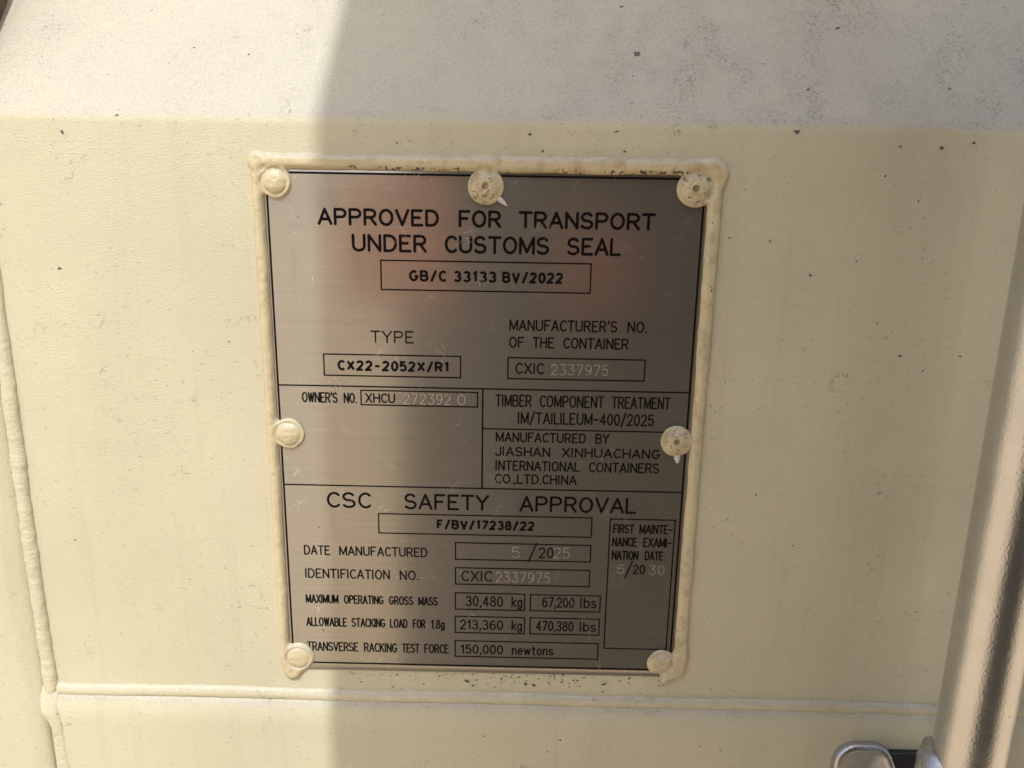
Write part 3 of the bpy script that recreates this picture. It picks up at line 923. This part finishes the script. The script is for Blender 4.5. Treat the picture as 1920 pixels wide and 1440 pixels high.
# ---- sealant: one paint covered bead round three sides, poured over the rivet rims
def sealant():
    st = 0.42
    us = np.arange(-14, 216, st)
    vs = np.arange(-14, 264, st)
    uu, vv = np.meshgrid(us, vs)
    def seg(a, b, r0, r1=None):
        r1 = r0 if r1 is None else r1
        dx, dy = b[0] - a[0], b[1] - a[1]
        t = np.clip(((uu - a[0]) * dx + (vv - a[1]) * dy) / (dx * dx + dy * dy), 0, 1)
        return np.hypot(uu - a[0] - t * dx, vv - a[1] - t * dy) - (r0 + (r1 - r0) * t)
    def disc(u, v, r):
        return np.hypot(uu - u, vv - v) - r
    def smin(a, b, k):
        h = np.clip(0.5 + 0.5 * (b - a) / k, 0, 1)
        return b * (1 - h) + a * h - k * h * (1 - h)
    d = seg((-4.2, -4.6), (-4.4, 248), 2.55, 2.25)
    for e, k in ((seg((-3.2, -4.9), (202, -5.2), 3.05, 3.45), 1.2), (seg((205.0, -3), (205.1, 246), 2.7, 2.9), 1.2),
                 (disc(-3.7, -4.6, 4.0), 2.0), (disc(203.2, -2.2, 7.0), 2.5),
                 (seg((-3.0, 249), (-0.8, 256.6), 4.2, 5.0), 2.0), (seg((205.3, 243), (203.0, 251.5), 3.4, 5.0), 3.0), (seg((203, 251), (197.5, 257.0), 4.2, 2.6), 2.0),
                 (disc(4.2, 4.3, 7.2), 3.0), (disc(4.0, 124.5, 7.4), 3.2), (disc(3.0, 248.6, 7.9), 3.0),
                 (disc(195.8, 4.2, 8.2), 2.0), (disc(195.2, 124.5, 7.2), 0.8), (disc(195.4, 247.0, 6.6), 2.5), (disc(100.5, 4.7, 7.6), 1.0)):
        d = smin(d, e, k)
    d = d + noise2(uu, vv, 5.0, 31) * 0.2 + noise2(uu, vv, 19.0, 32) * 0.26
    s = -d
    wr = 2.6
    t = np.clip(s / wr, 0, 1)
    H = 2.2 * np.sqrt(np.clip(1 - (1 - t) ** 2, 0, 1))
    # thinner where the paint only skins the rivet rims
    near = np.full_like(H, 99.0)
    for u, v, r in ((4.2, 4.3, 6.4), (100.5, 4.7, 8.3), (195.8, 4.2, 8.2), (4.2, 124.5, 6.6), (195.2, 124.5, 7.7), (3.0, 248.6, 5.8), (195.2, 247.2, 6.0)):
        near = np.minimum(near, np.hypot(uu - u, vv - v) - r)
    f = np.clip((near + 0.5) / 2.0, 0, 1)
    f = f * f * (3 - 2 * f)
    H = np.minimum(H, 0.95 + 1.25 * f)
    H = np.where(s > 0, H, np.maximum(s * 1.6, -1.8))
    H = H + np.where(s > 0.3, noise2(uu, vv, 2.0, 33) * 0.16 + noise2(uu, vv, 6.0, 34) * 0.22, 0)
    keep = s > -0.95
    idx = -np.ones(H.shape, int)
    verts, faces, mi = [], [], []
    nr, nc = H.shape
    chipn = noise2(uu, vv, 1.0, 41) + 0.6 * noise2(uu, vv, 3.1, 42) + 0.5 * noise2(uu, vv, 17.0, 43)
    cell = keep[:-1, :-1] & keep[1:, :-1] & keep[:-1, 1:] & keep[1:, 1:]
    for r, c in zip(*np.nonzero(cell)):
        q = []
        for (a, b) in ((r, c), (r, c + 1), (r + 1, c + 1), (r + 1, c)):
            if idx[a, b] < 0:
                idx[a, b] = len(verts)
                verts.append(W(us[b], vs[a], -H[a, b]))
            q.append(idx[a, b])
        faces.append(tuple(q))
        u, v = us[c], vs[r]
        lim = 9.0
        if u > 32 and s[r, c] > 0.05:
            lim = 1.42
            if v < 0 and v > -4.2 and s[r, c] < 1.7:
                lim = 0.62                                  # skin of paint cracked along the lower edge of the top bead
        mi.append(1 if chipn[r, c] > lim else 0)
    return mesh("sealant_bead", verts, faces, [M_SEAL, M_CHIP], plate, True, mi)
sealant()

# ------------------------------------------------------------------ lock rod and its bracket
rod = thing("lock_rod", "galvanised steel lock rod standing upright beside the data plate at the right", "lock rod", W(339.5, 420, -38))
def lathe(u, d, prof, mat, name, parent, n=64, sag=0.0, seed=0):
    verts, faces = [], []
    for (v, r) in prof:
        for j in range(n):
            a = 2 * math.pi * j / n
            verts.append(W(u + r * math.cos(a), v, d + r * math.sin(a)))
    for i in range(len(prof) - 1):
        for j in range(n):
            k = (j + 1) % n
            faces.append((i * n + j, i * n + k, (i + 1) * n + k, (i + 1) * n + j))
    return mesh(name, verts, faces, mat, parent)
lathe(339.5, -38, [(v, 15.9) for v in np.linspace(420, -260, 90)], M_ROD, "tube", rod)

def collar():
    n = 64
    verts, faces = [], []
    rows = [(0.0, 15.95), (0.8, 17.2), (2.5, 18.8), (5.5, 19.9), (10, 20.4), (60, 20.6), (140, 20.6)]
    for i, (dv, r) in enumerate(rows):
        for j in range(n):
            a = 2 * math.pi * j / n
            # the weld climbs at the left of the tube and falls away to the front and right
            lift = 9.0 * math.cos(a - math.pi * 1.0) - 6.0 * math.cos(a + math.pi / 2)
            lump = 0.5 * math.sin(5 * a + i) + 0.3 * math.sin(11 * a + 2 * i)
            v = 279 - lift * (1 if i < 5 else 0.4) + dv + lump * (1 if i < 5 else 0)
            q = r + (0.25 * math.sin(7 * a + i * 2) if i > 1 else 0)
            verts.append(W(339.5 - 1.2 * (i > 1) + q * math.cos(a), v, -38 + q * math.sin(a)))
    for i in range(len(rows) - 1):
        for j in range(n):
            k = (j + 1) % n
            faces.append((i * n + j, i * n + k, (i + 1) * n + k, (i + 1) * n + j))
    faces = [f[::-1] for f in faces]
    mesh("weld_collar", verts, faces, M_CAST, rod)
collar()

bracket = thing("rod_bracket", "galvanised rod bracket with two rounded ears at the foot of the lock rod", "bracket", W(336, 400, -3.3))
def prism(name, outline, d0, d1, r, mat, parent, dish=None):
    """rounded plate: outline (u, v) extruded from depth d0 to d1 (towards the viewer) with a rounded front edge"""
    n = len(outline)
    cx = sum(p[0] for p in outline) / n
    nor = []
    for i in range(n):
        a, b = outline[i - 1], outline[(i + 1) % n]
        dx, dy = b[0] - a[0], b[1] - a[1]
        l = math.hypot(dx, dy)
        nor.append((dy / l, -dx / l))
    area = sum(outline[i][0] * outline[(i + 1) % n][1] - outline[(i + 1) % n][0] * outline[i][1] for i in range(n))
    sg = 1 if area > 0 else -1
    rings = [(0, d0), (0, d1 + r)]
    for k in range(1, 7):
        a = math.pi / 2 * k / 6
        rings.append((r * (1 - math.cos(a)), d1 + r - r * math.sin(a)))
    if dish:
        rings += [(r + 0.9, d1), (r + 1.6, d1 + dish * 0.35), (r + 2.6, d1 + dish)]
    verts, faces = [], []
    for ins, d in rings:
        for i, (u, v) in enumerate(outline):
            verts.append(W(u - sg * nor[i][0] * ins, v - sg * nor[i][1] * ins, d))
    for k in range(len(rings) - 1):
        for i in range(n):
            j = (i + 1) % n
            faces.append((k * n + i, k * n + j, (k + 1) * n + j, (k + 1) * n + i))
    faces.append(tuple((len(rings) - 1) * n + i for i in range(n)))
    return mesh(name, verts, faces, mat, parent)

def round_rect(u0, v0, u1, v1, r, r2=None):
    pts = []
    for cx, cy, a0, rr in ((u1 - r, v0 + r, -90, r), (u1 - 4, v1 - 4, 0, 4), (u0 + 4, v1 - 4, 90, 4), (u0 + r, v0 + r, 180, r)):
        for i in range(13):
            a = math.radians(a0 + 90 * i / 12)
            pts.append((cx + rr * math.cos(a), cy + rr * math.sin(a)))
    return pts
prism("base_plate", round_rect(293, 302, 388, 398, 12), -3.3, -5.4, 1.0, M_CAST, bracket)
def ear_outline(u0, u1, v0, r0, r1, flare):
    pts = []
    for i in range(15):                                        # inner shoulder, running out towards the bush
        a = math.radians(90 - 62 * i / 14)
        pts.append((u1 - r1 + r1 * math.cos(a), v0 + r1 - r1 * math.sin(a)))
    pts.append((u1 + flare, v0 + 42))
    pts.append((u1 + flare, 392))
    pts.append((u0 - 4, 392))
    pts.append((u0 - 1, v0 + 40))
    for i in range(15):
        a = math.radians(180 - 88 * i / 14)
        pts.append((u0 + r0 + r0 * math.cos(a), v0 + r0 - r0 * math.sin(a)))
    return pts
prism("ear", ear_outline(290.0, 322, 289.6, 11.5, 13, 14), -3.4, -8.6, 2.4, M_CAST, bracket, dish=1.4)
prism("ear", [(2 * 336.8 - u, v + 0.8) for u, v in ear_outline(290.5, 322, 289.4, 13, 13, 14)][::-1], -3.4, -8.6, 2.4, M_CAST, bracket, dish=1.4)
bolt = lathe(305, -24.5, [(296.0, 0.01), (296.0, 6.2), (303, 6.2), (303, 0.01)], M_BUSH, "bolt_hole", bracket, 24) if False else None
prism("plastic_bush", [(318, 294.5), (353, 294.5), (353, 380), (318, 380)], -3.6, -7.4, 1.0, M_BUSH, bracket)
